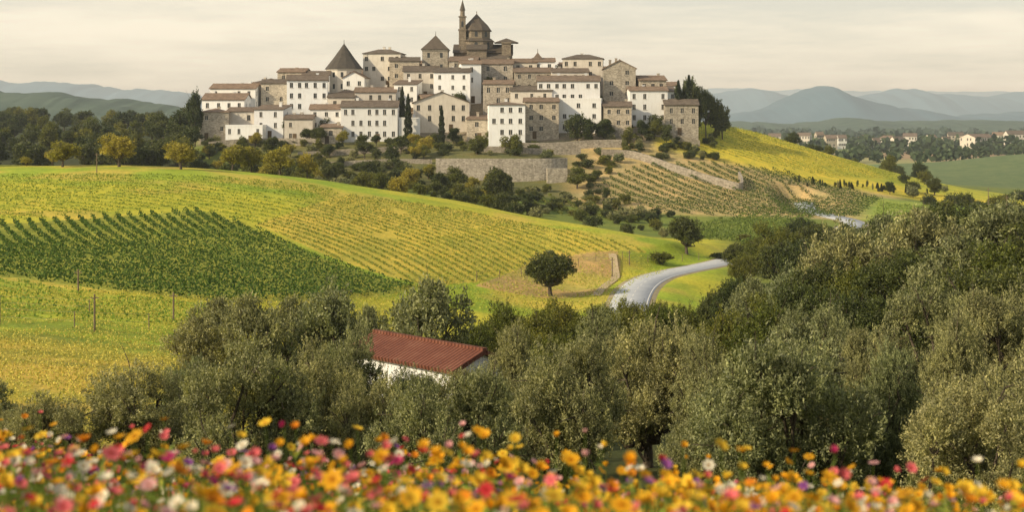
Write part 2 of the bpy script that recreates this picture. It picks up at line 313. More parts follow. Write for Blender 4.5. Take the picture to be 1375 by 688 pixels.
def groundcol(x,y,u):
    n1=fbm(x/14,y/14,4,1);n2=fbm(x/40,y/22,4,2);n3=fbm(x/5,y/3,4,3)
    c=np.tile(np.array([.17,.21,.05]),(len(x),1))
    m=sst(55,70,y)*(1-sst(255,275,y))*(1-sst(940,1010,u))
    hill=lerp(lerp(np.tile(np.array([.47,.46,.05]),(len(x),1)),(.30,.40,.04),sst(.42,.62,n2)),(.56,.43,.09),sst(.52,.68,n1)*.7)
    c=c*(1-m[:,None])+hill*m[:,None]
    m=(1-sst(95,112,y))*sst(40,60,y)*(1-sst(260,420,u));c=lerp(c,(.56,.42,.09),m*(.45+.55*sst(.35,.6,n1)))
    st=sst(.5,.62,fbm(x/60,y/3.2,3,9));c=lerp(c,(.15,.20,.035),st*.55*sst(60,70,y)*(1-sst(125,140,y))*(1-sst(400,560,u)))  # green patches and dark shadow bands, both put into the field colour
    c=lerp(c,(.33,.36,.06),soft(P_dark,x,y)*.95)
    c=lerp(c,(.38,.43,.05),soft(P_green,x,y)*.8)
    c=lerp(c,(.52,.36,.15),soft(P_brown,x,y)*(.5+.5*sst(.4,.55,n1)))
    c=lerp(c,(.60,.48,.085),soft(P_yel,x,y)*.85)
    m=sst(262,272,y)*(1-sst(325,335,y))*sst(450,560,u)*(1-sst(1160,1200,u));c=lerp(c,(.18,.23,.05),m)
    m=sst(322,330,y)*(1-sst(383,388,y))*sst(330,360,u)*(1-sst(860,900,u));c=lerp(c,(.15,.15,.06),m)
    m=sst(314,320,y)*(1-sst(388,396,y))*sst(740,790,u)*(1-sst(1190,1230,u))
    c=lerp(c,(.52,.40,.20),m*(.7+.3*sst(.4,.6,n3)))
    m=sst(384,388,y)*(1-sst(455,475,y))*sst(255,275,u)*(1-sst(880,900,u));c=lerp(c,(.24,.21,.165),m)
    m=sst(378,388,y)*(1-sst(460,480,y))*sst(870,890,u);c=lerp(c,(.60,.51,.06),m);c=lerp(c,(.42,.43,.05),m*sst(.5,.65,n2))
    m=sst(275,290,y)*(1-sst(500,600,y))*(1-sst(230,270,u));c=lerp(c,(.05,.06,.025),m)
    m=sst(300,320,y)*(1-sst(370,380,y))*sst(1130,1180,u);c=lerp(c,(.28,.36,.07),m)
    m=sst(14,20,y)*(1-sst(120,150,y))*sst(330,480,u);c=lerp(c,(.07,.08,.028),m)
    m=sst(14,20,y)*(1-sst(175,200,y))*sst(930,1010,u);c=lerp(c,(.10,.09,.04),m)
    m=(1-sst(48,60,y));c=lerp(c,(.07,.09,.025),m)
    fx=np.floor((x+fbm(x/300,y/300,2,4)*120)/170);fy=np.floor(y/230+fx*.37)
    r=hsh(fx,fy,3);far=np.stack([.18+.18*r,.24+.13*hsh(fx,fy,4),.10+.07*r],1)
    m=sst(600,700,y);c=c*(1-m[:,None])+far*m[:,None]
    m=sst(520,560,y)*(1-sst(780,860,y))*sst(1120,1200,u);c=lerp(c,(.13,.18,.085),m)
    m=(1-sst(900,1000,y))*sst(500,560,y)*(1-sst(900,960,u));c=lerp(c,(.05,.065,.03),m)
    return c
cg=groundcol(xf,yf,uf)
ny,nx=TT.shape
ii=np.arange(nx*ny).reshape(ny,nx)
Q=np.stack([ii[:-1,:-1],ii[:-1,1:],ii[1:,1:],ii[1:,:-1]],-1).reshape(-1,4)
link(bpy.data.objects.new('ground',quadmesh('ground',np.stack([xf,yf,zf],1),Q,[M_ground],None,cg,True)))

# ---------------------------------------------------------------- road
def ribbon(name,P,offs,dz,mat,parent=None):
    P=np.asarray(P);d=np.gradient(P[:,:2],axis=0);d/=np.linalg.norm(d,axis=1,keepdims=True);n=np.stack([d[:,1],-d[:,0]],1)
    rows=[np.column_stack([P[:,0]+n[:,0]*o,P[:,1]+n[:,1]*o,P[:,2]+z]) for o,z in zip(offs,dz)]
    V=np.stack(rows,1).reshape(-1,3);m=len(offs);i=np.arange(len(P)*m).reshape(-1,m)
    Q=np.stack([i[:-1,:-1],i[:-1,1:],i[1:,1:],i[1:,:-1]],-1).reshape(-1,4)
    return link(bpy.data.objects.new(name,quadmesh(name,V,Q,[mat])),parent)
road=ribbon('country_road',RD,[-2.5,-2.4,2.4,2.5],[-.1,.10,.10,-.1],M_road)
ribbon('verge',RD,[-3.6,-3.0,3.0,3.6],[-.25,.05,.05,-.25],M_verge,road)
for s in (-2.15,2.15): ribbon('edge_line',RD,[s-.06,s+.06],[.106,.106],M_mark,road)
for i in range(6,len(RD)-6,4): ribbon('centre_dash',RD[i:i+3],[-.05,.05],[.106,.106],M_mark,road)
tp=[(800,405),(812,392),(826,375),(824,352),(822,342)]
TPp=survey(tp,100,262);TP=smooth_poly(np.column_stack([TPp,H(TPp[:,0],TPp[:,1])]),8);TP[:,2]=H(TP[:,0],TP[:,1])+.08
ribbon('dirt_track',TP,[-.6,.6],[.05,.05],M_path)
# ---------------------------------------------------------------- crops in rows
def rows(name,P,ang,spacing,hgt,wid,leaf,per_m,cols_,mat=M_crop,gap=.0,seed=1,curve=0,k_=1.2):
    rs=np.random.RandomState(seed);d=np.array([math.cos(ang),math.sin(ang)]);n=np.array([-d[1],d[0]])
    a=P@d;b=P@n;L=a.max()-a.min()
    pts=[]
    for o in np.arange(b.min()-8,b.max()+8,spacing):
        k=int(L*per_m);s=a.min()+rs.rand(k)*L
        oo=o+rs.uniform(-.5,.5,k)*wid+curve*np.sin((s-a.min())/L*math.pi)
        pts.append(s[:,None]*d+oo[:,None]*n)
    pts=np.concatenate(pts);m=inpoly(pts[:,0],pts[:,1],P);pts=pts[m]
    g=fbm(pts[:,0]/3,pts[:,1]/3,2,seed)>gap;pts=pts[g]
    z=H(pts[:,0],pts[:,1])+rs.rand(len(pts))**.8*hgt
    Cn=np.column_stack([pts,z]);A=rs.randn(len(Cn),3);A[:,2]+=.6;Sd=rs.randn(len(Cn),3)
    sz=leaf*(.6+.8*rs.rand(len(Cn)));V,Q=diamonds(Cn,A,Sd,sz*1.3,sz)
    t=rs.rand(len(Cn),1);c=np.array(cols_[0])*(1-t)+np.array(cols_[1])*t;c=np.repeat(c*k_,4,0)
    return link(bpy.data.objects.new(name,quadmesh(name,V,Q,[mat],None,c)))
rows('vineyard',P_dark,math.radians(128),1.75,.75,.55,.2,24,((.03,.065,.014),(.09,.15,.024)),seed=2,curve=5,gap=.2)
rows('vineyard',P_green,math.radians(140),1.7,.35,.4,.17,12,((.11,.19,.03),(.24,.32,.045)),seed=3,curve=4,gap=.25)
rows('crop_field',P_yel,math.radians(-42),2.1,.32,.5,.18,18,((.12,.17,.03),(.27,.29,.05)),seed=4,curve=6,gap=.22)
rows('crop_field',P_top,math.radians(-14),2.6,.34,.55,.18,16,((.12,.18,.025),(.27,.32,.045)),seed=5,curve=6,gap=.22)
rows('hillside_vineyard',Pv1,math.radians(122),3.9,.95,.8,.26,24,((.03,.06,.014),(.11,.15,.03)),seed=6)
Pv2=np.array([(X(u,y),y) for u,y in [(930,262),(1020,250),(1080,282),(1090,318),(1000,318),(930,300)]])
rows('valley_vineyard',Pv2,math.radians(65),2.4,.9,.6,.25,14,((.06,.10,.02),(.17,.22,.045)),seed=7)
Pv3=np.array([(X(u,y),y) for u,y in [(690,300),(860,300),(850,320),(720,330)]])
rows('valley_vineyard',Pv3,math.radians(100),2.8,.9,.6,.25,14,((.07,.10,.02),(.19,.2,.045)),seed=8)
Pv4=np.array([(X(u,y),y) for u,y in [(900,396),(960,390),(1120,396),(1215,425),(1200,440),(1100,436),(980,436),(900,430)]])
rows('meadow_grass',Pv4,math.radians(-24),3.0,.35,.8,.25,12,((.19,.24,.035),(.38,.37,.065)),seed=9)
Pv5=np.array([(X(u,y),y) for u,y in [(1170,310),(1500,300),(1500,370),(1180,360)]])
rows('valley_vineyard',Pv5,math.radians(20),2.6,.7,.5,.28,8,((.10,.16,.03),(.25,.30,.055)),seed=10)
Pg=np.array([(X(u,y),y) for u,y in [(-200,58),(330,58),(420,120),(560,165),(640,190),(300,140),(-200,130)]])
rows('field_grass',Pg,math.radians(5),.5,.22,.5,.10,12,((.24,.26,.045),(.60,.50,.11)),seed=12,gap=.3)
Pg2=np.array([(X(u,y),y) for u,y in [(600,165),(830,165),(850,195),(900,212),(820,228),(700,236),(560,205)]])
rows('field_grass',Pg2,math.radians(-20),1.1,.25,.6,.14,8,((.19,.25,.035),(.44,.42,.07)),seed=13,gap=.3)

# ---------------------------------------------------------------- trees
def mk_tree(name,seed,Ht,W,trunk,nl,tw,lv,ll,lw,mat,lobe=.42,up=.5,tl=.55,low=.22,multi=1,trad=.22):
    rs=np.random.RandomState(seed);A=NAcc()
    cz=Ht*(low+1)/2;hz=Ht*(1-low)/2;Rr=W/2
    L=[]
    for i in range(nl):
        for _ in range(50):
            p=rs.uniform(-1,1,3)
            if np.linalg.norm(p)<1 and (np.linalg.norm(p)>.45 or i<2): break
        r=lobe*Rr*rs.uniform(.7,1.25)
        c=np.array([p[0]*(Rr-r*.8),p[1]*(Rr-r*.8),cz+p[2]*(hz-r*.7*min(1,hz/Rr))])
        L.append((c,r))
    base=np.array([0,0,-.6]);fork=np.array([rs.uniform(-.15,.15),rs.uniform(-.15,.15),Ht*trunk])
    if multi==1: A.add(*tube([base,[0,0,.1],fork*.5,fork],[trad*1.7,trad*1.25,trad,trad*.85],8),1)
    for c,r in L:
        st=fork if multi==1 else np.array([rs.uniform(-.4,.4)*trad*4,rs.uniform(-.4,.4)*trad*4,-.4])
        mid=(st+c)/2+np.array([0,0,-.06*Ht])+rs.randn(3)*.06*W
        A.add(*tube([st,mid,c],[trad*.6,trad*.36,trad*.12],5),1)
        for j in range(5):
            e=c+rs.randn(3)*r*.55;A.add(*tube([c*.6+mid*.4,(c+e)/2+rs.randn(3)*.08,e],[trad*.2,trad*.12,trad*.04],4),1)
    Cs=[];As=[]
    for c,r in L:
        d=rs.randn(tw,3);d/=np.linalg.norm(d,axis=1,keepdims=True);d[:,2]=np.where(d[:,2]<-.4,d[:,2]*.4,d[:,2])
        rr=r*rs.uniform(.35,1.0,tw)**.6
        bump=1+.25*np.sin(d[:,0]*5+seed+c[0])*np.sin(d[:,1]*6+c[2])
        p0=c+d*(rr*bump)[:,None]*np.array([1,1,.85])
        dr=d*.8+np.array([0,0,up])+rs.randn(tw,3)*.45;dr/=np.linalg.norm(dr,axis=1,keepdims=True)
        ln=tl*rs.uniform(.4,1.25,tw)
        t=rs.rand(tw,lv);pos=p0[:,None,:]+dr[:,None,:]*(t*ln[:,None])[...,None]
        pos=pos+rs.randn(tw,lv,3)*ll*.45
        ax=dr[:,None,:]*.7+rs.randn(tw,lv,3)*.55
        Cs.append(pos.reshape(-1,3));As.append(ax.reshape(-1,3))
    Cn=np.concatenate(Cs);Ax=np.concatenate(As)
    k=Cn[:,2]>.03*Ht;Cn=Cn[k];Ax=Ax[k]
    V,Q=diamonds(Cn,Ax,rs.randn(len(Cn),3),ll*rs.uniform(.6,1.3,len(Cn)),lw*rs.uniform(.7,1.2,len(Cn)))
    A.add(V,Q,0);return A.mesh(name,[mat,M_bark]),Ht,W
near_ol=[mk_tree('olive_mesh',s,5.6,7.0,.18,24,175,21,.12,.05,M_olive,.34,.55,.36,.0,1,.24) for s in (1,2,3,4,5)]
mid_ol=[mk_tree('olive_mid_mesh',s,5,6.4,.2,16,85,13,.24,.09,M_olive,.40,.5,.42,.03,1,.2) for s in (11,12,13)]
near_dk=[mk_tree('holm_oak_mesh',s,6,6.5,.25,16,110,16,.2,.09,M_dark,.42,.5,.5,.04,1,.22) for s in (21,22,23)]
near_br=[mk_tree('broadleaf_mesh',s,6,6,.25,16,100,15,.2,.085,M_broad,.42,.6,.5,.04,1,.2) for s in (31,32,33)]
round_t=[mk_tree('round_oak_mesh',s,6,6.6,.22,20,90,12,.26,.14,M_dark,.46,.2,.35,.14,1,.26) for s in (24,25,26)]
far_cr=[mk_tree('crest_tree_mesh',s,6,6.4,.28,12,60,9,.34,.22,M_crest,.42,.4,.5,.22,1,.2) for s in (41,42,43)]
far_dk=[mk_tree('dark_tree_mesh',s,8,7.5,.25,12,60,10,.42,.27,M_dark,.42,.3,.5,.08,1,.25) for s in (51,52,53,54)]
far_br=[mk_tree('green_tree_mesh',s,7,7,.25,12,60,10,.38,.24,M_broad,.42,.3,.5,.08,1,.22) for s in (61,62,63)]
shr=[mk_tree('shrub_mesh',s,2.2,2.8,.1,7,40,9,.24,.15,m,.5,.4,.3,.0,0,.06) for s,m in ((71,M_broad),(72,M_dark),(73,M_olive),(74,M_dark))]
def mk_cyp(seed,Ht=9,W=1.7):
    rs=np.random.RandomState(seed);A=NAcc();A.add(*tube([[0,0,-.5],[0,0,Ht*.5],[0,0,Ht*.95]],[.16,.1,.02],6),1)
    n=3600;t=rs.rand(n)**.85;rad=W/2*np.clip(np.minimum(t*9+.35,1),0,1)*(1-t)**.55*(1+.18*np.sin(t*40+rs.rand()*6))
    a=rs.rand(n)*6.283;rr=rad*rs.uniform(.55,1.08,n);Cn=np.column_stack([rr*np.cos(a),rr*np.sin(a),.3+t*(Ht-.3)])
    Ax=np.column_stack([np.cos(a)*.35,np.sin(a)*.35,np.ones(n)])+rs.randn(n,3)*.25
    V,Q=diamonds(Cn,Ax,rs.randn(n,3),.4,.15);A.add(V,Q,0);return A.mesh('cypress_mesh',[M_cyp,M_bark]),Ht,W
cyp=[mk_cyp(s) for s in (81,82,83)]
def put(name,var,u,y,w=None,vt=None,h=None,parent=None,sink=.1,px=True):
    me,h0,w0=var;x=X(u,y);z=h1(x,y)
    if h is None: h=max(1.2,ZV(vt,y)-z) if vt is not None else h0
    if w is None: w=w0*h/h0
    elif px: w=w/F*y
    o=bpy.data.objects.new(name,me);o.location=(x,y,z-sink);o.scale=(w/w0,w/w0,h/h0);o.rotation_euler=(0,0,random.uniform(0,6.28))
    return link(o,parent)
ch=random.choice
for u,y,w,vt in [(75,46,130,520),(190,48,180,478),(325,43,210,452),(430,51,140,458),(470,57,120,434),(595,37,215,478),(505,46,130,492),(755,50,180,438),
                 (870,60,180,412),(965,41,170,500),(1065,38,300,426),(1190,42,140,474),(948,57,120,455),(1310,34,240,490),(1255,63,185,364),(1165,62,100,430),(1355,60,170,370),(1290,48,130,430),(-60,50,170,505),(1440,40,260,470),(20,48,90,545),(655,54,100,490),(805,76,110,422),(695,66,100,444),(250,58,100,472),(1098,76,130,400),(555,58,110,484),(600,62,100,486)]:
    put('olive_tree',ch(near_ol),u,y,w,vt)
for u,y,w,vt in [(290,95,100,399),(335,88,100,396),(390,97,90,398),(442,90,120,386),(494,98,70,410),(577,88,145,374),(262,88,90,424)]:
    put('olive_tree',ch(mid_ol),u,y,w,vt)
for u,y,w,vt in [(680,112,80,394),(722,108,90,402),(757,115,70,398),(795,112,90,405),(835,104,100,408),(700,92,100,440),(890,108,90,404),(925,115,80,398),(640,105,60,425),(970,95,100,402),(1030,90,110,396),(740,85,90,445),(812,128,60,402),(848,134,56,399),(874,130,60,398),(905,126,66,396)]:
    put('broadleaf_tree',ch(near_br),u,y,w,vt)
for u,y,w,vt in [(1130,125,120,308),(1185,130,130,288),(1240,120,140,279),(1300,128,150,268),(1360,122,150,272),(1420,120,160,266),(1160,108,130,338),(1220,100,150,328),(1285,98,150,316),(1350,95,160,310),(1100,110,110,348),(1420,95,160,300),(1060,120,90,364),(1010,128,80,372),(1330,80,170,352),(1090,95,120,376),(1500,110,170,270),(1150,88,120,390),(1270,82,140,368),(1480,80,180,320),(1040,108,80,384),(985,135,60,368),(958,140,50,384)]:
    put(*ch([('holm_oak',ch(near_dk)),('broadleaf_tree',ch(near_br)),('holm_oak',ch(near_dk)),('olive_tree',ch(mid_ol))]),u,y,w,vt)
for u,y,w,vt in [(990,212,40,328),(1012,208,50,320),(1040,206,64,290),(1068,208,56,308),(1092,216,60,300),(1120,228,54,306),(1075,236,50,292),(1020,220,50,312),(1100,196,70,318),(1000,196,50,338),(1045,190,60,326),(1075,180,70,322),(1150,240,50,306),(1180,235,60,300)]:
    put('roadside_tree',ch(near_br+round_t),u,y,w,vt)
put('round_oak_tree',round_t[0],739,183,72,337);put('round_oak_tree',round_t[1],922,228,54,293)
put('round_oak_tree',round_t[2],665,300,48,227);put('broadleaf_tree',far_br[0],775,340,34,221);put('broadleaf_tree',far_br[1],512,300,44,235)
put('broadleaf_tree',far_br[2],1000,262,36,330);put('shrub',shr[0],888,218,34,338);put('shrub',shr[1],968,229,26,340)
for u,y,w,vt in [(36,258,20,210),(84,254,48,190),(160,252,56,181),(243,249,50,191),(312,262,44,194),(338,266,38,196),(376,262,46,199),(413,264,32,206),(70,262,22,200),(-40,255,50,190),(-110,255,46,196)]:
    put('crest_olive_tree',ch(far_cr),u,y,w,vt)
wl=empty('woodland',(0,0,0))
for i in range(150):
    u=random.uniform(-330,258);y=random.uniform(330,470)
    put('tree',ch(far_dk+far_dk+far_br),u,y,h=random.uniform(6,9.5),parent=wl)
for i in range(140):
    u=random.uniform(-500,290);y=random.uniform(480,760)
    put('tree',ch(far_dk+far_br),u,y,h=random.uniform(6,10),parent=wl)
sh=empty('hillside_shrubs')
def okshrub(u,y):
    if 580<u<768 and 338<y<362: return False
    if inpoly(np.array([X(u,y)]),np.array([y]),Pv1)[0]: return False
    return True
for i in range(330):
    u=random.uniform(262,905);y=random.uniform(300,386)
    if not okshrub(u,y): continue
    put('shrub',ch(shr),u,y,h=random.uniform(1.2,2.6),w=random.uniform(2,4.2),px=False,parent=sh)
for i in range(100):
    u=random.uniform(262,720);y=random.uniform(285,384)
    if not okshrub(u,y): continue
    put('small_tree',ch(far_dk+far_br+far_cr),u,y,h=random.uniform(3.0,5.2),parent=sh)
for i in range(45):
    u=random.uniform(560,1180);y=random.uniform(262,300)
    if inpoly(np.array([X(u,y)]),np.array([y]),Pv2)[0]: continue
    d=np.hypot(RD[:,0]-X(u,y),RD[:,1]-y).min()
    if d<6: continue
    put('shrub',ch(shr),u,y,h=random.uniform(1.3,2.8),parent=sh)
hr=empty('ridge_shrubs')
for i in range(70):
    u=random.uniform(830,965);y=random.uniform(378,408);put('shrub',ch(shr),u,y,h=random.uniform(1.0,2.4),parent=hr)
for i in range(30):
    u=random.uniform(1200,1420);y=random.uniform(330,440);put('shrub',ch(shr),u,y,h=random.uniform(2,4),parent=hr)
for i in range(30):
    u=random.uniform(1000,1260);y=random.uniform(462,560);put('tree',ch(far_dk+far_br),u,y,h=random.uniform(4,6.5),parent=hr)
for i in range(40):
    t=random.random();put('field_maple',ch(cyp+shr),1060+t*190,374+t*26+random.uniform(-4,4),h=random.uniform(1.0,2.4),w=random.uniform(.5,1.2),px=False,parent=hr)
for u,y,w,vt in [(912,402,16,112),(925,404,18,102),(935,402,22,112),(948,405,20,118),(960,408,22,128),(970,408,20,138)]: put('pine_tree',ch(far_dk),u,y,w*1.2,vt)
for u,y,vt in [(593,381,142),(548,384,126),(925,399,101),(911,398,108),(540,395,116)]: put('cypress_tree',ch(cyp),u,y,None,vt)
for u,y,w,vt in [(262,386,26,121),(775,384,38,152),(790,383,24,158),(880,392,26,152),(862,388,20,160),(895,386,18,166),(1195,385,18,243),(1255,400,26,238)]: put('garden_tree',ch(far_dk),u,y,w,vt)
for i in range(50):
    u=random.uniform(275,890);y=random.uniform(384,432);put('town_tree',ch(far_dk+far_br+cyp),u,y,h=random.uniform(4,6.5),parent=sh)

# ---------------------------------------------------------------- buildings
def wallgrid(W,G,Fm,p0,p1,z0,z1,cols_,rowsz,ww,wh,skip=.12,rec=.25,arch=False):
    p0=np.array(p0,float);p1=np.array(p1,float);L=np.linalg.norm(p1-p0);d=(p1-p0)/L;n=np.array([d[1],-d[0]])
    def P(s,z,o=0): q=p0+d*s+n*o;return (q[0],q[1],z)
    xs=[0.0]
    for c in cols_: xs+= [c-ww/2,c+ww/2]
    xs.append(L);zs=[z0]
    for r_ in rowsz: zs+=[r_,r_+wh]
    zs.append(z1)
    for i in range(len(xs)-1):
        for j in range(len(zs)-1):
            a,b,c,e=xs[i],xs[i+1],zs[j],zs[j+1]
            if b-a<.01 or e-c<.01: continue
            if i%2==1 and j%2==1 and random.random()>skip:
                G.quad(P(a,c,-rec),P(b,c,-rec),P(b,e,-rec),P(a,e,-rec))
                W.quad(P(a,c),P(a,c,-rec),P(a,e,-rec),P(a,e));W.quad(P(b,c,-rec),P(b,c),P(b,e),P(b,e,-rec))
                W.quad(P(a,e,-rec),P(b,e,-rec),P(b,e),P(a,e));W.quad(P(a,c),P(b,c),P(b,c,-rec),P(a,c,-rec))
                for (s0,s1,q0,q1,o0,o1) in ((a-.1,b+.1,c-.12,c-.01,.005,.12),((a+b)/2-.04,(a+b)/2+.04,c+.01,e-.01,-rec+.01,-rec+.06)):
                    pts=[P(s0,q0,o1),P(s1,q0,o1),P(s1,q1,o1),P(s0,q1,o1)];Fm.quad(*pts)
                    Fm.quad(P(s0,q1,o0),P(s0,q1,o1),P(s1,q1,o1),P(s1,q1,o0));Fm.quad(P(s0,q0,o0),P(s1,q0,o0),P(s1,q0,o1),P(s0,q0,o1))
            else: W.quad(P(a,c),P(b,c),P(b,e),P(a,e))
def slab(A,a,b,c,d,t=.22):
    a,b,c,d=[np.array(q,float) for q in (a,b,c,d)];n=np.cross(b-a,d-a);n/=np.linalg.norm(n)
    if n[2]<0:n=-n
    lo=[q for q in (a,b,c,d)];hi=[q+n*t for q in lo];A.quad(*hi);A.quad(*lo[::-1])
    for i in range(4): A.quad(lo[i],lo[(i+1)%4],hi[(i+1)%4],hi[i])
def house(name,cx,cy,w,d,z1,rot,wall,roof='gx',rh=1.5,rmat=None,ncol=None,ww=.95,wh=1.35,z0=None,skip=.14,fl=3.0,door=True,chim=None,o=.32):
    hw,hd=w/2,d/2
    cr,sr=math.cos(rot),math.sin(rot)
    if z0 is None:
        zz=[h1(cx+a*cr-b*sr,cy+a*sr+b*cr) for a in (-hw,0,hw) for b in (-hd,0,hd)];z0=min(zz)-.6
        zt=max(h1(cx+a*cr+hd*sr,cy+a*sr-hd*cr) for a in (-hw,0,hw))
    else: zt=z0
    if z1-z0<3.0: z1=z0+3.2
    e=empty(name,(cx,cy,z0));e.rotation_euler=(0,0,rot);h=z1-z0
    W,G,Fm,Rf,D=Acc(),Acc(),Acc(),Acc(),Acc()
    wh=wh*random.uniform(.85,1.1);ww=ww*random.uniform(.8,1.05)
    rz=[];z=h-random.uniform(.6,1.0)-wh
    while z>max(.9,zt-z0+.3) and len(rz)<5: rz.append(z);z-=fl
    rz=sorted(rz)
    def colsf(L,n=None):
        n=n or max(1,int(L/random.uniform(2.3,3.4)));g=L/n;return [(i+.5)*g+random.uniform(-.25,.25)*min(1,max(0,g-ww-.4)) for i in range(n)]
    wallgrid(W,G,Fm,(-hw,-hd),(hw,-hd),0,h,colsf(w,ncol),rz,ww,wh,skip)
    wallgrid(W,G,Fm,(hw,-hd),(hw,hd),0,h,colsf(d),rz,ww,wh,.3)
    wallgrid(W,G,Fm,(hw,hd),(-hw,hd),0,h,[],[],ww,wh)
    wallgrid(W,G,Fm,(-hw,hd),(-hw,-hd),0,h,colsf(d),rz,ww,wh,.3)
    if roof=='gx':
        sl=rh/hd
        for s in (-1,1): slab(Rf,(-hw-o,s*(hd+o),h-sl*o+.02),(hw+o,s*(hd+o),h-sl*o+.02),(hw+o,0,h+rh+.02),(-hw-o,0,h+rh+.02))
        W.quad((hw,-hd,h),(hw,hd,h),(hw,0,h+rh));W.quad((-hw,hd,h),(-hw,-hd,h),(-hw,0,h+rh))
        Rf.box(-hw-o,hw+o,-.14,.14,h+rh+.1,h+rh+.34)
    elif roof=='gy':
        sl=rh/hw
        for s in (-1,1): slab(Rf,(s*(hw+o),-hd-o,h-sl*o+.02),(s*(hw+o),hd+o,h-sl*o+.02),(0,hd+o,h+rh+.02),(0,-hd-o,h+rh+.02))
        W.quad((-hw,-hd,h),(hw,-hd,h),(0,-hd,h+rh));W.quad((hw,hd,h),(-hw,hd,h),(0,hd,h+rh))
        Rf.box(-.14,.14,-hd-o,hd+o,h+rh+.1,h+rh+.34)
    elif roof=='hip':
        r_=max(0,hw-hd);q=max(0,hd-hw);a=[(-hw-o,-hd-o),(hw+o,-hd-o),(hw+o,hd+o),(-hw-o,hd+o)];b=[(-r_,-q),(r_,-q),(r_,q),(-r_,q)]
        zb=h+.03
        Rf.quad(*[(p[0],p[1],zb-.02) for p in a[::-1]])
        lo=[(p[0],p[1],zb-.02) for p in a];hi=[(p[0],p[1],zb+.15) for p in a];tp_=[(p[0],p[1],zb+.15+rh) for p in b]
        for i in range(4):
            j=(i+1)%4;Rf.quad(lo[i],lo[j],hi[j],hi[i])
            if tp_[i]==tp_[j]: Rf.quad(hi[i],hi[j],tp_[i])
            else: Rf.quad(hi[i],hi[j],tp_[j],tp_[i])
    elif roof=='shed':
        slab(Rf,(-hw-o,-hd-o,h-.1),(hw+o,-hd-o,h-.1),(hw+o,hd+o,h+rh),(-hw-o,hd+o,h+rh))
        W.quad((hw,-hd,h),(hw,hd,h),(hw,hd,h+rh-.05));W.quad((-hw,hd,h),(-hw,-hd,h),(-hw,hd,h+rh-.05))
    else:
        Rf.box(-hw+.2,hw-.2,-hd+.2,hd-.2,h-.3,h-.1)
        for q in ((-hw-.05,hw+.05,-hd-.05,-hd+.25),(-hw-.05,hw+.05,hd-.25,hd+.05),(-hw-.05,-hw+.25,-hd+.25,hd-.25),(hw-.25,hw+.05,-hd+.25,hd-.25)): W.box(q[0],q[1],q[2],q[3],h,h+.5)
    nch=(random.choice([0,1,1,2]) if chim is None else int(chim))
    for k in range(nch):
        x=random.uniform(-hw*.7,hw*.7);Cc=Acc();t=h+rh+random.uniform(.3,.9) if roof!='flat' else h+1.2;Cc.box(x-.35,x+.35,.2,.8,h,t);Cc.box(x-.45,x+.45,.1,.9,t+.002,t+.15);Cc.obj('chimney',wall,e)
    if door and zt-z0<h-3:
        s=random.uniform(-.3,.3)*w;zb=max(0,min(zt-z0,h-3));D.box(s-.55,s+.55,-hd-.06,-hd-.005,zb,zb+2.1);D.obj('door',M_shut,e)
    W.obj('walls',wall,e);G.obj('windows',M_glass,e);Fm.obj('window_sills',M_cream if wall is not M_cream else M_beige,e);Rf.obj('roof',rmat or M_roof,e)
    return e
def hs(u0,u1,v,y,wall,roof='gx',rv=7,d=None,rot=None,name='stone_house',**k):
    w=(u1-u0)/F*y;d=d or random.uniform(7,10);rot=random.uniform(-.12,.12) if rot is None else rot
    return house(name,X((u0+u1)/2,y),y+d/2,w,d,ZV(v,y),rot,wall,roof,rv/F*y,**k)
Wm,Cm,Bm,Gm=M_white,M_cream,M_beige,M_grey
occ=[]
def HH(*a,**k): occ.append((a[0],a[1],a[3],a[2]));return hs(*a,**k)
HH(267,305,151,388,Bm,'hip',5,rot=.1);HH(303,353,170,384,Wm,'flat',4,d=8);HH(343,383,147,389,Wm,'shed',6,name='white_house')
HH(305,345,150,392,Cm,'gx',5);HH(415,458,147,391,Wm,'gx',6);HH(430,459,171,383,Bm,'shed',4,d=6)
HH(457,533,144,385,Wm,'gx',8,d=11,rot=.03,name='white_villa',ncol=7,skip=.05)
HH(533,562,160,386,Wm,'flat',3,d=8);HH(553,628,138,393,Cm,'gy',14,d=12,rot=.08,name='gabled_house');HH(628,656,160,388,Bm,'shed',5)
HH(655,704,141,379,Wm,'hip',4,d=10,rot=.05,name='white_house',ncol=4,skip=.25);HH(704,750,137,388,Bm,'gx',5,d=8,rot=.02)
HH(722,806,109,398,Wm,'gx',7,d=9,rot=-.02,name='white_villa',ncol=8);HH(750,809,134,391,Wm,'flat',3,d=7)
HH(812,855,92,404,Gm,'gy',11,d=12,rot=-.05,name='stone_hall');HH(845,896,122,397,Wm,'gx',5,d=8,name='white_house');HH(856,893,108,404,Bm,'gx',6)
HH(893,938,141,394,Gm,'gx',7,d=7)
HH(382,420,160,386,Cm,'gx',5)
HH(272,330,134,398,Wm,'gx',8,name='white_house');HH(283,345,119,405,Wm,'gx',6);HH(350,386,112,407,Bm,'gx',5);HH(383,437,108,401,Wm,'gx',7,name='white_house',ncol=5)
HH(440,476,131,399,Cm,'gx',5);HH(476,531,124,401,Cm,'gx',6);HH(531,562,113,403,Wm,'shed',6);HH(583,632,97,405,Wm,'gx',6,name='white_house')
HH(617,644,86,409,Wm,'gx',5,name='white_house');HH(650,690,113,401,Bm,'gx',5);HH(686,742,122,398,Cm,'gx',6)
HH(374,411,97,415,Bm,'gx',5);HH(405,441,101,413,Wm,'gx',5);HH(489,540,72,424,Cm,'hip',6,name='palazzo',ncol=5);HH(522,562,82,420,Bm,'gx',5)
HH(541,588,96,413,Cm,'gx',7);HH(604,642,82,418,Gm,'gx',6);HH(646,690,86,416,Bm,'gx',6);HH(688,722,84,420,Cm,'gx',5);HH(690,742,97,412,Gm,'gx',6)
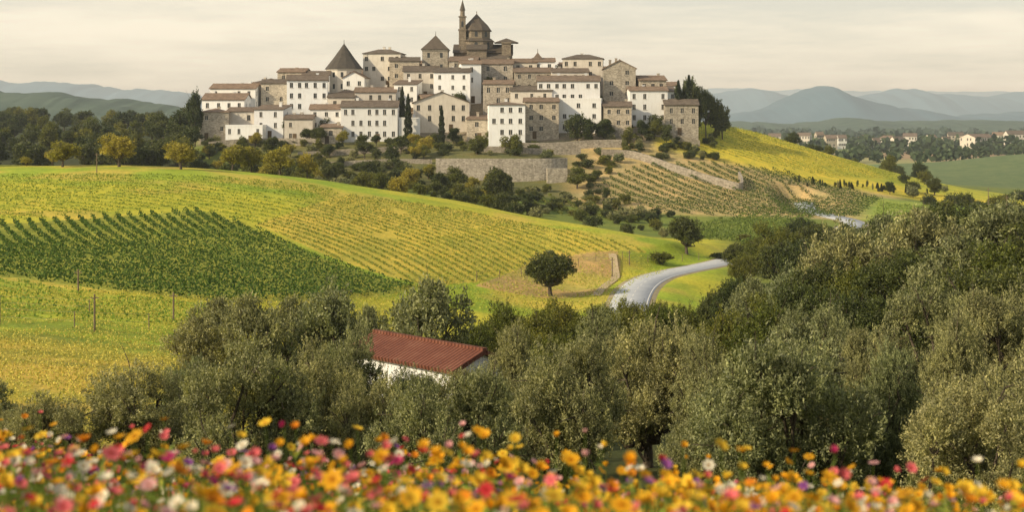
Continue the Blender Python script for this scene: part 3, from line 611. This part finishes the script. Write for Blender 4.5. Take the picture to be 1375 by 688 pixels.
HH(716,745,83,420,Wm,'gx',5);HH(757,811,79,418,Cm,'hip',6,name='palazzo',ncol=5);HH(740,790,97,410,Cm,'gx',5)
sk=np.array([(262,152),(275,132),(350,116),(378,100),(437,102),(480,100),(492,80),(545,82),(565,84),(610,78),(690,80),(720,88),(810,88),(812,100),(893,112),(935,148)])
for y in (389,395,401,407,413,419,426,433):
    u=275+random.uniform(0,15)
    while u<890:
        wpx=random.uniform(22,42);uc=u+wpx/2
        g=h1(X(uc,y),y);ztop=g+random.uniform(5.0,10.5);v=165-ztop*F/y
        vs=float(np.interp(uc,sk[:,0],sk[:,1]))
        if v<vs: v=vs+random.uniform(0,10)
        clash=any(o[0]-3<uc<o[1]+3 and abs(o[2]-y)<7 for o in occ)
        blk=any((o[0]<uc<o[1] or o[0]<u+4<o[1] or o[0]<u+wpx-4<o[1]) and y<=o[2]+1 and v<o[3]+35 and o[2]-y<12 for o in occ)
        if not clash and not blk and ZV(v,y)-g>2.6:
            hs(u,u+wpx,v,y,ch([Wm,Wm,Wm,Cm,Cm,Bm,Gm]),ch(['gx','gx','gy','shed','hip']),random.uniform(4,8),rot=random.uniform(-.35,.35))
        u+=wpx+random.uniform(-5,4)
def church():
    y=436;cx=X(640,y);g=h1(cx,y)-2;s=y/F;e=empty('hilltop_church',(cx,y,0))
    W,Rf,G=Acc(),Acc(),Acc()
    ze=ZV(72,y)
    W.box(-30*s,48*s,-6,8,g,ze)
    for sg in (-1,1): slab(Rf,(-31*s,1+sg*7.6,ze-.15),(49*s,1+sg*7.6,ze-.15),(49*s,1,ZV(60,y)),(-31*s,1,ZV(60,y)))
    W.quad((48*s,-6,ze),(48*s,8,ze),(48*s,1,ZV(60,y)));W.quad((-30*s,8,ze),(-30*s,-6,ze),(-30*s,1,ZV(60,y)))
    W.box(-12*s,14*s,-9,-6.01,g,ZV(68,y));slab(Rf,(-13*s,-9.5,ZV(69,y)),(15*s,-9.5,ZV(69,y)),(15*s,-6.0,ZV(62,y)),(-13*s,-6.0,ZV(62,y)))
    W.prism(8,0,0,5.6,5.6,ze-1,ZV(56,y),math.pi/8);Rf.prism(8,0,0,6.0,4.7,ZV(56,y)+.01,ZV(52,y),math.pi/8)
    W.prism(8,0,0,4.5,4.5,ZV(52,y)-.3,ZV(42,y),math.pi/8);Rf.prism(8,0,0,5.0,5.0,ZV(42,y)+.01,ZV(41,y),math.pi/8)
    Rf.prism(8,0,0,4.9,3.7,ZV(41,y)+.01,ZV(34,y),math.pi/8,False);Rf.prism(8,0,0,3.7,2.0,ZV(34,y),ZV(27,y),math.pi/8,False);Rf.prism(8,0,0,2.0,0,ZV(27,y),ZV(18,y),math.pi/8,False)
    W.prism(6,0,0,.12,.12,ZV(19,y)-.4,ZV(15,y))
    for i in range(8):
        a=math.pi/4*i-math.pi/2;r0=4.5*math.cos(math.pi/8)+.01;c,sn=math.cos(a),math.sin(a)
        for rr,za,zb,hwid in ((r0,50,44.5,.45),(5.6*math.cos(math.pi/8)+.01,67,59,.5)):
            px,py=c*rr,sn*rr;tx,ty=-sn*hwid,c*hwid
            G.quad((px-tx,py-ty,ZV(za,y)),(px+tx,py+ty,ZV(za,y)),(px+tx,py+ty,ZV(zb,y)),(px+tx*.5,py+ty*.5,ZV(zb-1.6,y)),(px-tx*.5,py-ty*.5,ZV(zb-1.6,y)),(px-tx,py-ty,ZV(zb,y)))
    bx=-18.5*s;by=-3;hwid=.95
    W.box(bx-hwid-.15,bx+hwid+.15,by-hwid-.15,by+hwid+.15,ze,ZV(42,y));W.box(bx-hwid-.35,bx+hwid+.35,by-hwid-.35,by+hwid+.35,ZV(42,y)+.002,ZV(40,y))
    W.box(bx-hwid,bx+hwid,by-hwid,by+hwid,ZV(40,y)+.002,ZV(24,y));W.box(bx-hwid-.25,bx+hwid+.25,by-hwid-.25,by+hwid+.25,ZV(24,y)+.002,ZV(22.5,y))
    W.prism(8,bx,by,.75,.65,ZV(22.5,y)+.002,ZV(15,y));Rf.prism(8,bx,by,.9,0,ZV(15,y)+.002,ZV(0,y))
    for za,zb in ((37,31),):
        G.quad((bx-.35,by-hwid-.01,ZV(za,y)),(bx+.35,by-hwid-.01,ZV(za,y)),(bx+.35,by-hwid-.01,ZV(zb,y)),(bx,by-hwid-.01,ZV(zb-2,y)),(bx-.35,by-hwid-.01,ZV(zb,y)))
    for k in range(5):
        xx=(-22+k*15)*s;yq=-6.02 if abs(xx)>3.3 else -9.02;G.quad((xx,yq,ZV(88,y)),(xx+.9,yq,ZV(88,y)),(xx+.9,yq,ZV(79,y)),(xx,yq,ZV(79,y)))
    W.box(34*s,46*s,-7.5,-6.03,g,ZV(60,y));W.box(33.5*s,46.5*s,-7.8,1,ZV(60,y)+.002,ZV(58.5,y));Rf.prism(4,40*s,-3.4,5.2,0,ZV(58.5,y)+.002,ZV(52,y),math.pi/4)
    W.obj('walls',M_dstone,e);Rf.obj('roof',M_roofd,e);G.obj('windows',M_glass,e)
church()
def tower(name,u,y,rpx,ve,va,n,wall,rm):
    x=X(u,y);g=h1(x,y)-2;e=empty(name,(x,y,0));r=rpx/F*y;rot=math.pi/n
    W,Rf,G=Acc(),Acc(),Acc();rc=r/math.cos(math.pi/n)
    W.prism(n,0,0,rc,rc,g,ZV(ve+2,y),rot);W.prism(n,0,0,rc*1.04,rc*1.04,ZV(ve+2,y)+.002,ZV(ve,y),rot)
    Rf.prism(n,0,0,rc*1.12,rc*.62,ZV(ve,y)+.002,ZV(ve-(ve-va)*.42,y),rot,False);Rf.prism(n,0,0,rc*.62,0,ZV(ve-(ve-va)*.42,y),ZV(va,y),rot,False)
    Rf.prism(6,0,0,.12,.05,ZV(va,y)-.5,ZV(va-5,y))
    for i in range(n):
        a=2*math.pi*i/n;c,sn=math.cos(a),math.sin(a)
        for dx in ((-.5,.5) if n==4 else (0,)):
            px,py=c*(r+.01)-sn*dx*r,sn*(r+.01)+c*dx*r;tx,ty=-sn*.4,c*.4
            za=ZV(ve+4.5,y);G.quad((px-tx,py-ty,za-1.5),(px+tx,py+ty,za-1.5),(px+tx,py+ty,za),(px-tx,py-ty,za))
            G.quad((px-tx,py-ty,za-5),(px+tx,py+ty,za-5),(px+tx,py+ty,za-3.5),(px-tx,py-ty,za-3.5))
    W.obj('walls',wall,e);Rf.obj('roof',rm,e);G.obj('windows',M_glass,e)
tower('conical_roof_tower',462,421,22.5,93,58,12,M_cream,M_roofd)
tower('pyramid_roof_tower',585,428,17,67,47,4,M_grey,M_roofd)
tower('small_turret',722,424,7,80,70,4,M_beige,M_roof)

def rwall(name,pts,h,th,mat,topz=None):
    A=Acc();P=smooth_poly(np.array([(X(u,y),y) for u,y in pts]),8)
    for i in range(len(P)-1):
        a,b=P[i],P[i+1];d=(b-a)/np.linalg.norm(b-a);n=np.array([-d[1],d[0]])*th
        za,zb=h1(*a),h1(*b);ta,tb=(topz,topz) if topz is not None else (za+h,zb+h)
        q=[(a[0],a[1],za-1.5),(b[0],b[1],zb-1.5),(b[0]+n[0],b[1]+n[1],zb-1.5),(a[0]+n[0],a[1]+n[1],za-1.5),(a[0],a[1],ta),(b[0],b[1],tb),(b[0]+n[0],b[1]+n[1],tb),(a[0]+n[0],a[1]+n[1],ta)]
        k=len(A.v);A.v+=q
        for f in ((4,5,6,7),(0,1,5,4),(2,3,7,6))+(((3,0,4,7),) if i==0 else ())+(((1,2,6,5),) if i==len(P)-2 else ()): A.f.append(tuple(k+j for j in f))
    return A.obj(name,mat)
M_wall=wallmat('pale_retaining_stone',(.36,.34,.30),(.52,.49,.44),(.17,.155,.12),True)
rwall('retaining_wall',[(585,349),(640,348.5),(700,348.5),(745,350),(762,355)],7,.9,M_wall,topz=ZV(213,349))
rwall('retaining_wall',[(735,346),(762,347)],7,.9,M_wall,topz=ZV(226,347))
rwall('terrace_wall',[(690,377),(740,378),(800,380),(835,381)],2.2,.6,M_grey)
rwall('terrace_wall',[(808,372),(850,372),(900,364),(950,357),(992,352),(998,358),(994,366)],2.0,.6,M_grey)
rwall('terrace_wall',[(640,369),(700,370),(780,373)],1.6,.5,M_grey)
rwall('terrace_wall',[(400,366),(470,368),(560,370)],1.5,.5,M_grey)
rwall('terrace_wall',[(280,380),(350,381),(430,380)],2.0,.6,M_grey)
rwall('terrace_wall',[(815,388),(870,391),(940,392)],1.8,.5,M_grey)
rwall('terrace_wall',[(440,352),(520,354),(580,355)],1.2,.5,M_grey)

ax=math.atan2(-.72,.694)
fh=house('red_roof_farmhouse',-4.4,73.1,8.2,3.5,-12.2,ax,M_white,'gx',.65,M_roofr,ncol=3,chim=0)

# ---------------------------------------------------------------- fences and posts
def posts(name,pts,h=1.3,step=3.5,r=.05,wires=True,y0=62,y1=262):
    P=survey(pts,y0,y1);A=Acc();W=Acc();prev=None
    for i in range(len(P)-1):
        L=np.linalg.norm(P[i+1]-P[i]);n=max(1,int(L/step))
        for k in range(n):
            p=P[i]+(P[i+1]-P[i])*k/n;z=h1(*p);A.prism(6,p[0],p[1],r,r*.8,z-.3,z+h+random.uniform(-.08,.08))
            if prev is not None and wires:
                q,zq=prev
                for hz in (.45,.95): W.quad((q[0],q[1],zq+hz*h),(p[0],p[1],z+hz*h),(p[0],p[1],z+hz*h+.015),(q[0],q[1],zq+hz*h+.015))
            prev=(p,z)
    o=A.obj(name,M_wood);W.obj('wires',M_wire,o);return o
posts('wooden_fence',[(-100,432),(0,436),(100,441),(200,443),(250,436)])
posts('wooden_fence',[(0,415),(120,420),(240,420)],1.1,5)
posts('wooden_fence',[(640,378),(700,372),(800,352),(870,345),(960,337)],1.2,4)
for u,v,hh in [(127,447,3.0),(233,434,2.6),(105,393,2.2),(822,372,2.8),(845,352,2.2),(130,232,3.4)]:
    y=solveY(u,v);x=X(u,y);z=h1(x,y);A=Acc();A.prism(8,0,0,.09,.07,-.3,hh);A.box(-.35,.35,-.04,.04,hh-.35,hh-.27);A.obj('utility_post',M_wood,None,(x,y,z))
for u,y,hh in [(1327,330,7),(1352,300,7)]:
    x=X(u,y);z=h1(x,y);A=Acc();A.prism(8,0,0,.11,.07,-.3,hh);A.box(-.5,.5,-.05,.05,hh-.7,hh-.6);A.obj('utility_post',M_wood,None,(x,y,z))

# ---------------------------------------------------------------- far countryside
def blobs(name,regions,seed,c0,c1):
    rs=np.random.RandomState(seed);Cn=[];S=[]
    for (u0,u1,y0,y1,n,h) in regions:
        for i in range(n):
            u=rs.uniform(u0,u1);y=rs.uniform(y0,y1);x=X(u,y);z=h1(x,y);hh=h*rs.uniform(.6,1.2);k=36
            p=rs.randn(k,3);p/=np.linalg.norm(p,axis=1,keepdims=True);p*=rs.uniform(.5,1,(k,1))
            Cn.append(np.array([x,y,z+hh*.5])+p*np.array([hh*.6,hh*.6,hh*.5]));S.append(np.full(k,hh*.38))
    Cn=np.concatenate(Cn);S=np.concatenate(S);V,Q=diamonds(Cn,rs.randn(len(Cn),3),rs.randn(len(Cn),3),S*1.3,S)
    t=rs.rand(len(Cn),1);c=np.repeat(np.array(c0)*(1-t)+np.array(c1)*t,4,0)
    link(bpy.data.objects.new(name,quadmesh(name,V,Q,[M_crop],None,c)))
blobs('distant_trees',[(940,1700,800,1100,80,9),(940,1700,1100,1700,280,12)],5,(.035,.06,.035),(.10,.14,.065))
blobs('distant_trees',[(900,1800,1700,2600,380,16),(-700,300,900,1500,300,12)],6,(.05,.08,.07),(.10,.14,.11))
for u,y,w,hh,rf in [(1313,1250,42,16,'gx'),(1192,1300,26,12,'hip'),(1222,1330,18,12,'gx'),(1283,1400,20,13,'gx'),(1362,1250,24,15,'gx'),(1115,1300,16,12,'gx'),(1080,1400,18,13,'gx'),(1160,1400,15,13,'hip'),(1040,1450,16,12,'gx'),(1250,1500,15,13,'gx'),(1340,1450,14,13,'gx'),(1130,1350,12,14,'gx'),(1205,1180,18,10,'gx'),(1100,1500,11,15,'gx'),(1015,1400,12,11,'gx'),(1176,1250,10,11,'gx'),(1270,1300,12,11,'gx'),(1300,1450,10,12,'hip')]:
    ww_=w/F*y;g=h1(X(u,y),y);house('distant_villa',X(u,y),y,ww_,ww_*.6,g+hh*random.uniform(.7,1.05),random.uniform(-.6,.6),ch([M_cream,M_cream,M_white,M_beige]),rf,3,ncol=5,ww=1.6,wh=2,fl=4.5,chim=0)
def massif(name,y0,dep,pts,mat,seed,rough=.05,base=-40):
    uu=np.linspace(pts[0][0],pts[-1][0],400);v=np.interp(uu,[p[0] for p in pts],[p[1] for p in pts])
    k,r=gk(3);vp=np.pad(v,(r,r),mode='edge');v=sum(k[i]*vp[i:i+len(v)] for i in range(len(k)))
    v=v+(fbm(uu/24.0,uu*0+seed*3.3,5,seed)-.5)*11
    zt=ZV(v,y0);nd=26;V=[]
    for t in np.linspace(-1,1,nd):
        prof=math.cos(t*math.pi/2)**1.3
        x=X(uu,y0)+0*t;yy=np.full_like(x,y0+t*dep)
        nz=(fbm(x/(y0*.03)+7,yy/(y0*.03),5,seed)-.5)
        z=base+(zt-base)*(prof*(1+nz*rough*6*(1-prof*.55)))
        V.append(np.column_stack([x,yy,z]))
    V=np.concatenate(V);n=len(uu);ii=np.arange(len(V)).reshape(nd,n);Q=np.stack([ii[:-1,:-1],ii[:-1,1:],ii[1:,1:],ii[1:,:-1]],-1).reshape(-1,4)
    link(bpy.data.objects.new(name,quadmesh(name,V,Q,[mat],None,None,True)))
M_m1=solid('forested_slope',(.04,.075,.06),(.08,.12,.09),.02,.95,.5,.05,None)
M_m2=solid('haze_tinted_slope',(.05,.12,.18),(.08,.15,.21),.004,.95,0,.01,None)  # distance haze painted into these blue mountain colours, paler with range
M_m3=solid('haze_tinted_far_slope',(.08,.17,.26),(.11,.21,.30),.002,.95,0,.01,None)
M_m4=solid('haze_tinted_farthest_slope',(.16,.28,.40),(.20,.33,.45),.002,.95,0,.01,None)
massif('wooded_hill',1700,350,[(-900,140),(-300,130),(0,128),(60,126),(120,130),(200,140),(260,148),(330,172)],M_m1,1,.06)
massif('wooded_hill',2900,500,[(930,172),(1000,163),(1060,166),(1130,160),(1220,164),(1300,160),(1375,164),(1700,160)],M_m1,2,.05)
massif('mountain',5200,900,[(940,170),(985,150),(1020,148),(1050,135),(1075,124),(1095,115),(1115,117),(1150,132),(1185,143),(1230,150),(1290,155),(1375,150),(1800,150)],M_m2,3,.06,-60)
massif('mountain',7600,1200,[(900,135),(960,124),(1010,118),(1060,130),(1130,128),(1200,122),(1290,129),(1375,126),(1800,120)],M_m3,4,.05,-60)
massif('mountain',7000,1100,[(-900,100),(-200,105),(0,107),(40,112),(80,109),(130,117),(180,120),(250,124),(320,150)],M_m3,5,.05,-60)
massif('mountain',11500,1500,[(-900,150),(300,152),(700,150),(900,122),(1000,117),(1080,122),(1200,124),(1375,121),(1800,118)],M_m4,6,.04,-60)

# ---------------------------------------------------------------- flower meadow
def meadow():
    rs=np.random.RandomState(5);A=NAcc();n=8600
    y=2.9+rs.rand(n)**.8*8.6;x=(rs.rand(n)-.5)*2*(.46*y+1.2)
    g=H(x,y);cl=fbm(x/1.1,y/1.1,3,8)
    k=rs.rand(n)<.45+.9*(cl-.3);x,y,g=x[k],y[k],g[k];n=len(x)
    ht=.32+.26*rs.rand(n)+.24*(rs.rand(n)**5);ht*=np.where(x>0,1-.10*sst(0,1.2,x),1.12)
    ht=np.minimum(ht,.46+.09*np.clip(y-3,0,5))
    top=np.column_stack([x+rs.randn(n)*.05,y+rs.randn(n)*.05,g+ht]);bot=np.column_stack([x,y,g-.02])
    pal=np.array([(.82,.43,.02),(.86,.58,.05),(.82,.30,.02),(.80,.18,.20),(.66,.05,.06),(.82,.77,.62),(.82,.45,.45),(.32,.10,.37),(.55,.05,.18)])
    pr=np.where((x<-.4)[:,None],np.array([.20,.14,.06,.17,.10,.18,.10,.03,.02])[None],np.array([.36,.25,.07,.07,.05,.12,.05,.02,.01])[None])
    idx=(rs.rand(n)[:,None]>np.cumsum(pr,1)).sum(1).clip(0,8);col=pal[idx]*rs.uniform(.8,1.1,(n,1))
    r=np.where(idx<3,rs.uniform(.024,.044,n),rs.uniform(.02,.036,n))
    nrm=np.column_stack([rs.randn(n)*.45,rs.randn(n)*.45-.35,np.ones(n)]);nrm/=np.linalg.norm(nrm,axis=1,keepdims=True)
    a=np.cross(nrm,[1,.2,0]);a/=np.linalg.norm(a,axis=1,keepdims=True);b=np.cross(nrm,a)
    npet=7;cup=rs.uniform(.1,1.1,n)
    for lay in range(2):
        for j in range(npet):
            t=2*math.pi*(j+.5*lay)/npet;d=math.cos(t)*a+math.sin(t)*b;s=-math.sin(t)*a+math.cos(t)*b
            ax=d*np.cos(cup)[:,None]+nrm*np.sin(cup)[:,None];rr=r*(1-.25*lay)
            V,Q=diamonds(top+ax*(rr*.55)[:,None],ax,s,rr*1.05,rr*.75);A.add(V,Q,0,np.repeat(col*(1-.15*lay),4,0))
    for j in range(3):
        t=j*1.05;V,Q=diamonds(top+nrm*.006,math.cos(t)*a+math.sin(t)*b,-math.sin(t)*a+math.cos(t)*b,r*.5,r*.5);A.add(V,Q,0,np.repeat(col*np.array([.7,.5,.3]),4,0))
    gc=np.array([.14,.20,.035])
    for s in (np.array([1,0,0]),np.array([0,1,0])):
        w=.003;V=np.stack([bot-s*w,bot+s*w,top+s*w*.6,top-s*w*.6],1).reshape(-1,3);A.add(V,np.arange(len(V)).reshape(-1,4),0,np.tile(gc,(len(V),1)))
    for q in range(5):
        t=rs.uniform(.15,.9,(n,1));c=bot*(1-t)+top*t;ax=rs.randn(n,3)+np.array([0,0,.8]);V,Q=diamonds(c+rs.randn(n,3)*.012,ax,rs.randn(n,3),rs.uniform(.04,.09,n),.014)
        A.add(V,Q,0,np.repeat(np.array([.19,.26,.045])*rs.uniform(.6,1.7,(n,1)),4,0))
    m=60000;y=2.6+rs.rand(m)*11;x=(rs.rand(m)-.5)*2*(.46*y+1.4);g=H(x,y);hh=rs.uniform(.12,.50,m);lean=rs.randn(m,2)*.09
    p0=np.column_stack([x,y,g-.02]);p1=np.column_stack([x+lean[:,0],y+lean[:,1],g+hh]);s=rs.randn(m,3);s[:,2]=0;s/=np.linalg.norm(s,axis=1,keepdims=True)
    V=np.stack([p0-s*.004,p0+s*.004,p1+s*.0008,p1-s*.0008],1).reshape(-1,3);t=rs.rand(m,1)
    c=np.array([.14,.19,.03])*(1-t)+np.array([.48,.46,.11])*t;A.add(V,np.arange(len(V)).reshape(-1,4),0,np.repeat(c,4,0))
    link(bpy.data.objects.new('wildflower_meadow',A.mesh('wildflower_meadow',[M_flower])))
meadow()

# ---------------------------------------------------------------- light, sky, haze
el=math.radians(28);sd=Vector((-.85,-.45,0)).normalized();az=math.atan2(sd.x,sd.y)
dirv=Vector((sd.x*math.cos(el),sd.y*math.cos(el),math.sin(el)))
sl=bpy.data.lights.new('sun','SUN');sl.energy=5.0;sl.angle=math.radians(.6);sl.color=(1.0,.82,.53)
so=bpy.data.objects.new('sun',sl);so.rotation_euler=dirv.to_track_quat('Z','Y').to_euler();link(so)
w=bpy.data.worlds.new('World');sc.world=w;w.use_nodes=True;nt=w.node_tree
for n in list(nt.nodes): nt.nodes.remove(n)
out=nt.nodes.new('ShaderNodeOutputWorld');bg=nt.nodes.new('ShaderNodeBackground');bg.inputs[1].default_value=.11
sky=nt.nodes.new('ShaderNodeTexSky');sky.sky_type='NISHITA';sky.sun_disc=False;sky.sun_elevation=el;sky.sun_rotation=az;sky.dust_density=2.0;sky.air_density=1.0;sky.ozone_density=1.5
tc=nt.nodes.new('ShaderNodeTexCoord');mp=nt.nodes.new('ShaderNodeMapping');mp.inputs['Scale'].default_value=(1.4,1.4,12);mp.inputs['Rotation'].default_value=(.05,.04,0);nt.links.new(tc.outputs['Generated'],mp.inputs[0])
nz=noise(nt,2.6,8,mp.outputs[0],.62)
fac=ramp(nt,nz,[(.40,(.60,.60,.60)),(.62,(.97,.97,.97))])
sep=nt.nodes.new('ShaderNodeSeparateXYZ');nt.links.new(tc.outputs['Generated'],sep.inputs[0])
zf_=ramp(nt,sep.outputs['Z'],[(.0,(1,1,1)),(.10,(.86,.86,.86)),(.5,(.38,.38,.38))])
fac=mixc(nt,fac,zf_,1.0,'MULTIPLY')
c=mixc(nt,sky.outputs[0],(11.0,10.0,7.9),fac)
nt.links.new(c,bg.inputs[0]);nt.links.new(bg.outputs[0],out.inputs[0])
if HAZE:
    m,nt,out=newmat('haze');vs=nt.nodes.new('ShaderNodeVolumeScatter');vs.inputs['Density'].default_value=.00012;vs.inputs['Anisotropy'].default_value=.1;vs.inputs['Color'].default_value=(.84,.94,1,1)
    nt.links.new(vs.outputs[0],out.inputs['Volume'])
    A=Acc();A.box(-9000,9000,30,13500,-80,240);A.obj('haze',m)

cam=bpy.data.cameras.new('camera');cam.sensor_width=36;cam.lens=F/1375*36;cam.shift_y=-(344-165)/1375
cam.clip_start=.1;cam.clip_end=40000;cam.dof.use_dof=True;cam.dof.focus_distance=220;cam.dof.aperture_fstop=2.2
co=bpy.data.objects.new('camera',cam);co.location=(0,0,0);co.rotation_euler=(math.radians(90),0,0);link(co);sc.camera=co
